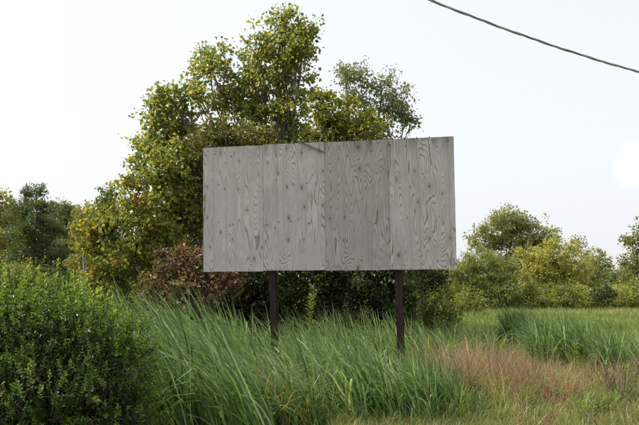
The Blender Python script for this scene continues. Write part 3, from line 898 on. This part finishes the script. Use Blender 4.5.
# ------------------------------------------------------------------ leafy shrub in the left foreground
def leafy_shrub():
    Yc = 7.6
    root = empty('leafy_shrub', (P(40, 400, Yc)[0], Yc, 0), 'large glossy green privet like shrub in the left foreground', 'shrub')
    lob = [(P(20, 322, 7.9), (1.0, .9, .62)), (P(70, 338, 7.7), (.75, .8, .52)), (P(-60, 320, 7.9), (1.0, .9, .66)), (P(108, 362, 7.5), (.48, .6, .50)),
           (P(40, 400, 7.5), (1.05, .9, .75)), (P(-60, 400, 7.5), (1.1, .9, .75)), (P(118, 420, 7.4), (.38, .5, .55)), (P(-140, 350, 8), (.9, .9, .8))]
    lob = [(np.asarray(c) - np.array([0, 0, .17]), r) for c, r in lob]
    LV, SV = [], []
    stems0 = np.array([root.location[0], Yc, 0])
    for c, r in lob:
        r = np.array(r)
        ns = int(760 * r[0] * r[2] / .6)
        d = unit(rng.normal(0, 1, (ns, 3)) + np.array([0, -.25, .35]))
        bump = .10 * np.sin(d @ rng.normal(0, 3, 3)) + .08 * np.sin(d @ rng.normal(0, 5, 3))
        st = c + d * r * (rng.uniform(.45, .98, ns) + bump)[:, None]
        keep = st[:, 2] > .12
        st, d = st[keep], d[keep]
        ns = len(st)
        ln = rng.uniform(.12, .34, ns)
        sd = unit(d * .8 + np.array([0, 0, .6]) + rng.normal(0, .42, (ns, 3)))
        for j in range(ns):
            if j % 9 == 0:
                a_ = stems0 + np.array([(st[j][0] - stems0[0]) * .55 + rng.normal(0, .1), rng.normal(0, .2), 0])
                SV.append(tube(wander(a_, st[j], 5, .05), np.linspace(.012, .004, 5), 4)[:2])
            SV.append(tube(np.array([st[j] - sd[j] * .1, st[j] + sd[j] * ln[j]]), np.array([.0035, .0015]), 3)[:2])
        m_ = 20
        k = np.tile(np.arange(m_), ns)
        i = np.repeat(np.arange(ns), m_)
        f = (k // 2 + .5) / (m_ / 2)
        ang = (k % 2) * np.pi + (k // 2) * 1.57 + np.repeat(rng.random(ns) * 6.28, m_)
        a1 = unit(np.cross(sd, np.array([.3, .2, .1]))); a2 = np.cross(sd, a1)
        out_ = a1[i] * np.cos(ang)[:, None] + a2[i] * np.sin(ang)[:, None]
        D = unit(out_ + sd[i] * (.35 + .8 * f)[:, None] + rng.normal(0, .2, (len(i), 3)))
        L = rng.uniform(.024, .05, len(i)) * (1.05 - .35 * f) * np.repeat(rng.uniform(.75, 1.2, ns), m_)
        pos = st[i] + sd[i] * (ln[i] * f)[:, None] + D * L[:, None] * .55
        Nn = unit(sd[i] * 1.0 + rng.normal(0, .35, (len(i), 3)) - out_ * .2)
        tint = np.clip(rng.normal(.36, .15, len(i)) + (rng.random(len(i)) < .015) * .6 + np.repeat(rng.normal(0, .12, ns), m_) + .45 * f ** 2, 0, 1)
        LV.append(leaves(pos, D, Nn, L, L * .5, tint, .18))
        # inner leaves fill the body
        n2 = int(2200 * r[0] * r[2] / .6)
        d2 = unit(rng.normal(0, 1, (n2, 3)))
        p2 = c + d2 * r * (rng.random(n2)[:, None] ** .45) * .92
        p2 = p2[p2[:, 2] > .05]
        n2 = len(p2)
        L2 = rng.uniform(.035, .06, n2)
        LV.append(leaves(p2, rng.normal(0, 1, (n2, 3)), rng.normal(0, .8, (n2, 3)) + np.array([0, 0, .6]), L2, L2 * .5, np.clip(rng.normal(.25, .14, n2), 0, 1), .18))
    # tall shoots standing above the top
    tops = [(29, 262), (58, 268), (73, 270), (12, 268), (45, 274), (88, 284), (100, 288), (66, 280), (20, 275), (-5, 266), (38, 268), (112, 296), (-30, 262)]
    for _ in range(60):
        qx = rng.uniform(-60, 140)
        tops.append((qx, np.interp(qx, [-60, 0, 60, 100, 125, 140], [264, 268, 274, 290, 306, 326]) + rng.normal(4, 7)))
    for px, py in tops:
        Yt = 7.5 + rng.normal(0, .35)
        tp_ = P(px, py, Yt)
        bs = tp_ + np.array([rng.normal(0, .05), rng.normal(0, .05), -.42])
        ax_ = wander(bs, tp_, 6, .04)
        SV.append(tube(ax_, np.linspace(.005, .0015, 6), 4)[:2])
        n = 46
        f = np.sort(rng.random(n))
        pp = np.stack([np.interp(f, np.linspace(0, 1, 6), ax_[:, q]) for q in range(3)], 1)
        an = np.arange(n) * 2.4
        D = unit(np.stack([np.cos(an), np.sin(an), .55 + .9 * f], 1))
        L = rng.uniform(.04, .062, n) * (1.1 - .5 * f)
        LV.append(leaves(pp + D * L[:, None] * .5, D, np.array([0, 0, 1.]) + rng.normal(0, .3, (n, 3)), L, L * .5, np.clip(.55 + .4 * f + rng.normal(0, .08, n), 0, 1), .18))
    V, F, T = join(LV)
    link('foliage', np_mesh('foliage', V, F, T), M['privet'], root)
    V, F, _ = join(SV)
    link('stems', np_mesh('stems', V, F), M['twig'], root)


leafy_shrub()

# ------------------------------------------------------------------ reeds and grasses
LEFT = np.pi          # azimuth pointing to the left of the picture


def scatter_px(n, x0, x1, Y0, Y1):
    """random ground spots between two photo columns and two depths"""
    Yd = np.sqrt(rng.uniform(Y0 ** 2, Y1 ** 2, n))
    px = rng.uniform(x0, x1, n)
    X = (px - 319.5) / F_PX * Yd / _cp
    return px, np.stack([X, Yd, gz(X, Yd) - .02], 1)


def clumped(B, spread, frac=.7, ncl=60):
    """pull spots towards clump centres"""
    c = B[rng.integers(0, len(B), ncl)]
    d = np.linalg.norm(B[:, None, :2] - c[None, :, :2], axis=2)
    j = d.argmin(1)
    t_ = (rng.random(len(B)) < frac)[:, None] * rng.uniform(.3, .8, (len(B), 1))
    B = B + (c[j] - B) * t_
    B[:, 2] = gz(B[:, 0], B[:, 1]) - .02
    return B


def h_from_top(ytop, Yd):
    return CAM_H - (ytop - HOR) * Yd / F_PX


def stand(name, label, cat, mat, px, B, H, az, lean, droop, W, tint, seg=6):
    V, F, T = blades(B, H, az, lean, droop, W, np.clip(tint, 0, 1), seg)
    V[:, 2] = np.maximum(V[:, 2], gz(V[:, 0], V[:, 1]) - .05)
    o = link(name, np_mesh(name, V, F, T), mat)
    return tag(o, label, cat, kind='stuff')


# left bed of cattails
def reed_bed(label, n, x0, x1, Y0, Y1, xk, yk, hmin, hmax, ncl, az_sd, lean, lsd, dr, w0, w1, tmu, fac=1.25):
    px, B = scatter_px(n, x0, x1, Y0, Y1)
    B = clumped(B, .2, .7, ncl)
    px = 319.5 + B[:, 0] / B[:, 1] * F_PX
    top = np.interp(px, xk, yk)
    H = np.clip(h_from_top(top, B[:, 1]), hmin, hmax) * rng.uniform(.55, 1.06, n) * fac
    # whole patches lean together, as wind and weight have left them
    gust = .35 * np.sin(B[:, 0] * 1.7 + B[:, 1] * .9) + .25 * np.sin(B[:, 0] * .8 - B[:, 1] * 1.9 + 2)
    stand('cattail_bed', label, 'cattails', M['cattail'], px, B, H, LEFT + rng.normal(0, az_sd, n), np.abs(rng.normal(lean, lsd, n) + .2 * gust),
          np.maximum(rng.gamma(1.7, dr, n) + .3 * gust, 0) + (rng.random(n) < .4) * rng.uniform(.5, 1.5, n), rng.uniform(w0, w1, n), np.minimum(rng.normal(tmu, .28, n), .95) + (rng.random(n) < .015) * .5, seg=7)


reed_bed('tall blue green cattail leaves leaning left beside the glossy foreground shrub', 3300, 105, 285, 8.3, 14.5,
         [100, 140, 175, 215, 245, 262, 290], [320, 306, 306, 300, 312, 334, 345], .5, 1.8, 130, .45, .36, .15, .62, .020, .040, .47, 1.33)
reed_bed('green cattail leaves growing in front of the billboard posts', 2900, 258, 440, 9.4, 13.6,
         [255, 272, 290, 340, 385, 402, 420, 450], [336, 350, 336, 338, 345, 364, 350, 362], .3, 1.2, 110, .75, .36, .2, .6, .017, .033, .52, 1.3)
reed_bed('green cattail leaves filling the ground behind the billboard posts', 3200, 225, 455, 15.0, 19.5,
         [220, 260, 300, 350, 420, 455], [312, 318, 316, 315, 322, 330], .4, 1.25, 120, .8, .34, .2, .5, .018, .034, .6, 1.3)
reed_bed('upright fresh green cattail tuft in front of the right billboard post', 900, 352, 462, 9.6, 11.8,
         [345, 380, 400, 425, 465], [352, 358, 368, 350, 366], .25, .95, 30, 1.0, .15, .12, .3, .014, .026, .36, 1.1)
reed_bed('green cattail patch at the right in front of the open field', 1700, 528, 620, 15.2, 19,
         [525, 545, 570, 600, 620], [324, 315, 317, 322, 328], .4, 1.35, 30, .9, .24, .17, .35, .022, .04, .5, 1.22)
reed_bed('lower cattail patch at the right edge in front of the field', 1900, 590, 690, 14.6, 20,
         [585, 620, 690], [324, 325, 328], .4, 1.0, 30, .9, .3, .17, .4, .018, .032, .6, 1.1)
reed_bed('single upright cattail clump before the open field', 800, 503, 534, 20, 23,
         [500, 515, 535], [314, 306, 314], .5, 1.6, 8, 1.2, .14, .1, .3, .024, .042, .4, 1.15)
reed_bed('green growth at the right foot of the dark thicket', 2000, 392, 500, 17.5, 24,
         [390, 430, 460, 500], [312, 318, 322, 326], .35, 1.0, 60, 1.2, .3, .2, .5, .02, .036, .5, 1.15)
# dry brown grass mound right of the post
def tussocks(n, x0, x1, Y0, Y1, ncl, frac):
    px, B = scatter_px(n, x0, x1, Y0, Y1)
    c = B[rng.integers(0, n, ncl)]
    j = np.linalg.norm(B[:, None, :2] - c[None, :, :2], axis=2).argmin(1)
    tt_ = (rng.random(n) < frac)[:, None] * rng.uniform(.35, .85, (n, 1))
    B = B + (c[j] - B) * tt_
    B[:, 2] = gz(B[:, 0], B[:, 1]) - .02
    px = 319.5 + B[:, 0] / B[:, 1] * F_PX
    return px, B, rng.uniform(.55, 1.1, ncl)[j], rng.normal(0, .16, ncl)[j], rng.normal(0, .9, ncl)[j]


n = 7600
px, B, ch, ct, ca_ = tussocks(n, 408, 590, 10.8, 15.5, 120, .75)
top = np.interp(px, [400, 430, 470, 520, 560, 610], [352, 338, 333, 343, 356, 372])
H = np.clip(h_from_top(top, B[:, 1]), .2, .95) * rng.uniform(.45, 1.05, n) * 1.15 * ch
stand('dry_grass', 'dry reddish brown grass mound right of the billboard post', 'grass', M['dry'], px, B, H, LEFT + ca_ + rng.normal(0, .9, n),
      np.abs(rng.normal(.38, .24, n)), rng.gamma(2, .55, n), rng.uniform(.005, .011, n), rng.normal(.36, .2, n) - np.interp(px, [420, 500, 560], [.25, .1, 0]) + ct * 1.3 + (rng.random(n) < .1) * .5, seg=5)
# dry stems in the reeds at the centre
n = 2300
px, B, ch, ct, ca_ = tussocks(n, 255, 370, 9.4, 14, 30, .8)
H = np.clip(h_from_top(np.interp(px, [250, 275, 300, 370], [352, 356, 342, 368]), B[:, 1]), .2, .9) * rng.uniform(.5, 1.0, n) * ch * 1.1
stand('dry_grass', 'dry straw coloured stems among the reeds between the posts', 'grass', M['dry'], px, B, H, LEFT + rng.normal(0, .7, n),
      np.abs(rng.normal(.4, .2, n)), rng.gamma(2, .4, n), rng.uniform(.005, .010, n), rng.normal(.58, .16, n) + ct, seg=5)
# rough dry grass at lower right
n = 10500
px, B, ch, ct, ca_ = tussocks(n, 500, 690, 9.0, 15.8, 170, .7)
H = rng.uniform(.12, .55, n) * np.interp(B[:, 1], [9, 15], [.7, 1.25]) * ch
stand('dry_grass', 'matted dry grass in the lower right corner', 'grass', M['dry'], px, B, H, ca_ * 2 + rng.normal(0, .9, n),
      np.abs(rng.normal(.5, .3, n)), rng.gamma(2, .55, n), rng.uniform(.005, .011, n), rng.normal(.42, .2, n) + ct + (rng.random(n) < .3) * .5, seg=4)
# stiff old stalks standing above the rest
n = 1100
px, B, ch, ct, ca_ = tussocks(n, 405, 690, 10.2, 16, 70, .6)
H = rng.uniform(.35, .85, n) * ch
stand('dry_stalks', 'stiff brown stalks standing above the dry grass', 'grass', M['dry'], px, B, H, rng.uniform(0, 6.28, n),
      np.abs(rng.normal(.2, .2, n)), rng.gamma(1.5, .25, n), rng.uniform(.007, .014, n), rng.normal(.2, .2, n), seg=4)
# green tufts mixed into the dry grass
n = 8000
px, B, ch, ct, ca_ = tussocks(n, 430, 690, 9.6, 15.5, 90, .93)
H = rng.uniform(.2, .55, n) * ch
stand('green_tufts', 'scattered green grass tufts poking out of the dry grass', 'grass', M['field'], px, B, H, ca_ * 3 + rng.normal(0, 1.2, n),
      np.abs(rng.normal(.3, .2, n)), rng.gamma(2, .35, n), rng.uniform(.007, .015, n), rng.normal(.5, .2, n) + ct, seg=4)
# short mown grass strip along the front
n = 30000
px, B, ch, ct, ca_ = tussocks(n, 330, 700, 8.4, 11.4, 260, .5)
H = rng.uniform(.06, .24, n) * np.interp(px, [240, 380, 520, 700], [1.5, 1, .9, 1.2])
stand('short_grass', 'short olive and straw grass strip along the front edge', 'grass', M['short'], px, B, H, rng.uniform(0, 6.28, n),
      np.abs(rng.normal(.4, .25, n)), rng.gamma(2, .4, n), rng.uniform(.004, .009, n), rng.normal(.5, .24, n), seg=2)
# undergrowth under the reeds
n = 11000
px, B = scatter_px(n, 90, 480, 9.0, 20)
H = rng.uniform(.12, .45, n)
stand('undergrowth', 'fine dark green grass growing low among the reeds', 'grass', M['cattail'], px, B, H, rng.uniform(0, 6.28, n),
      np.abs(rng.normal(.35, .25, n)), rng.gamma(2, .4, n), rng.uniform(.008, .016, n), rng.normal(.25, .18, n), seg=3)
# middle weeds between the reeds and the field
n = 30000
px, B = scatter_px(n, 400, 700, 15.5, 32)
B = clumped(B, .3, .6, 260)
px = 319.5 + B[:, 0] / B[:, 1] * F_PX
H = rng.uniform(.15, .6, n) * np.interp(px, [400, 460, 500], [1.5, 1.25, 1])
stand('meadow_grass', 'mixed green meadow grass between the reeds and the open field', 'grass', M['field'], px, B, H, rng.uniform(0, 6.28, n),
      np.abs(rng.normal(.3, .2, n)), rng.gamma(2, .4, n), rng.uniform(.012, .026, n), rng.normal(.42, .25, n), seg=2)
# the open field
n = 62000
px, B = scatter_px(n, 395, 720, 30, 88)
H = rng.uniform(.12, .38, n) * np.where(rng.random(n) < .05, 1.8, 1)
stand('field_grass', 'even bright green grass of the open field before the treeline', 'grass', M['field'], px, B, H, rng.uniform(0, 6.28, n),
      np.abs(rng.normal(.3, .2, n)), rng.gamma(2, .3, n), rng.uniform(.026, .055, n), rng.normal(.42, .18, n) + .2 * np.sin(B[:, 0] * .35 + 2 * np.sin(B[:, 1] * .12)) * np.sin(B[:, 1] * .21 + B[:, 0] * .1), seg=2)
n = 9000
px, B = scatter_px(n, 430, 720, 53, 60)
H = rng.uniform(.2, .75, n)
stand('seeding_grass', 'tall straw topped grass along the foot of the far bushes', 'grass', M['field'], px, B, H, rng.uniform(0, 6.28, n),
      np.abs(rng.normal(.2, .2, n)), rng.gamma(2, .3, n), rng.uniform(.02, .045, n), rng.normal(.72, .25, n), seg=2)
n = 14000
px, B = scatter_px(n, -60, 420, 19, 60)
H = rng.uniform(.2, .7, n)
stand('rough_grass', 'rough grass under the trees behind the billboard', 'grass', M['field'], px, B, H, rng.uniform(0, 6.28, n),
      np.abs(rng.normal(.3, .2, n)), rng.gamma(2, .3, n), rng.uniform(.02, .04, n), rng.normal(.35, .2, n), seg=2)


# ------------------------------------------------------------------ single weeds
def weed(name, label, cat, path, rad, nleaf, L, mat, spread=.5, group=None, stem='weed', tint=.5):
    path = np.asarray(path, float)
    root = empty(name, path[0], label, cat, group)
    SV = [tube(path, np.linspace(rad, rad * .3, len(path)), 5)[:2]]
    tpar = np.linspace(0, 1, len(path))
    f = np.sort(rng.uniform(.15, 1, nleaf))
    pp = np.stack([np.interp(f, tpar, path[:, q]) for q in range(3)], 1)
    an = np.arange(nleaf) * 2.4
    D = unit(np.stack([np.cos(an), np.sin(an), .5 + rng.random(nleaf)], 1))
    le = L * rng.uniform(.6, 1.2, nleaf) * (1.1 - .5 * f)
    for k in range(0, nleaf, 6):
        SV.append(tube(np.array([pp[k], pp[k] + D[k] * spread * .5]), np.array([.004, .002]), 3)[:2])
    off = D * (le * .5 + spread * .3 * rng.random(nleaf))[:, None]
    V, F, T = leaves(pp + off, D, np.array([0, 0, 1.]) + rng.normal(0, .4, (nleaf, 3)), le, le * .22, np.clip(rng.normal(tint, .2, nleaf), 0, 1))
    link('foliage', np_mesh('foliage', V, F, T), M[mat], root)
    V, F, _ = join(SV)
    link('stem', np_mesh('stem', V, F), M['twig'], root)
    return root


def up_path(px, top, Y, bend=.06):
    b = P(px, 350, Y); b[2] = float(gz(b[0], b[1])) - .03
    return wander(b, P(px, top, Y), 6, bend)


weed('tall_weed', 'bright green upright weed between the billboard posts', 'plant', up_path(313, 287, 17.5), .012, 170, .16, 'weed', .22)
weed('tall_weed', 'slim green weed just right of the right billboard post', 'plant', up_path(416, 290, 18.5), .010, 90, .14, 'weed', .2)
weed('tall_weed', 'yellowish green bushy weed right of the cattail patch', 'plant', up_path(575, 345, 14.8), .010, 90, .10, 'weed', .2, tint=.8)
weed('tall_weed', 'small yellow green weed in the dry grass at lower right', 'plant', up_path(600, 372, 12.2), .008, 70, .08, 'weed', .16, tint=.8)
weed('tall_weed', 'leafy green weed at the bottom right corner', 'plant', up_path(612, 398, 10.4), .008, 80, .09, 'weed', .18)


for k, (px_, top_, Y_, lab) in enumerate(((455, 326, 16.2, 'leafy weed behind the left part of the dry grass mound'), (487, 330, 15.8, 'leafy weed behind the middle of the dry grass mound'), (538, 352, 13.8, 'pale green weed at the right shoulder of the dry grass mound'),
                                     (628, 366, 12.6, 'pale green weed near the right edge above the bare twigs'), (505, 378, 11.6, 'small weed at the front of the dry grass mound'), (441, 322, 19, 'tall weed below the right edge of the billboard'))):
    weed('tall_weed', lab, 'plant', up_path(px_, top_, Y_), .008, 90, .10, 'weed', .2, tint=.45 + .08 * k)


def gp(px, py, dz=0.0):
    """pixel on the ground"""
    Yg = F_PX * CAM_H / (py - HOR)
    q = P(px, py, Yg)
    q[2] = float(gz(q[0], q[1])) + dz
    return q


weed('fallen_branch', 'long dark stem lying slantwise through the dry grass', 'branch', [gp(600, 432, .02), gp(588, 424, .14), gp(575, 415, .20), gp(556, 408, .24), gp(544, 400, .34), gp(530, 396, .31), gp(510, 386, .40), gp(490, 378, .5)], .012, 150, .09, 'weed', .16, tint=.35)
# bramble of bare twigs in the right corner
br = empty('bare_bramble', gp(622, 400), 'tangle of dark bare twigs in the lower right corner', 'shrub')
SV = []
for k in range(46):
    a_ = gp(rng.uniform(604, 650), rng.uniform(388, 412), 0)
    hgt_ = rng.uniform(.15, .6)
    b_ = a_ + np.array([rng.normal(0, .25), rng.normal(0, .2), hgt_])
    q = wander(a_, b_, 6, .1)
    SV.append(tube(q, np.linspace(.008, .003, 6), 4)[:2])
    for j in (2, 3, 4):
        SV.append(tube(wander(q[j], q[j] + rng.normal(0, .14, 3) + np.array([0, 0, .06]), 3, .1), np.array([.004, .003, .0015]), 3)[:2])
V, F, _ = join(SV)
link('stems', np_mesh('stems', V, F), M['twig'], br)
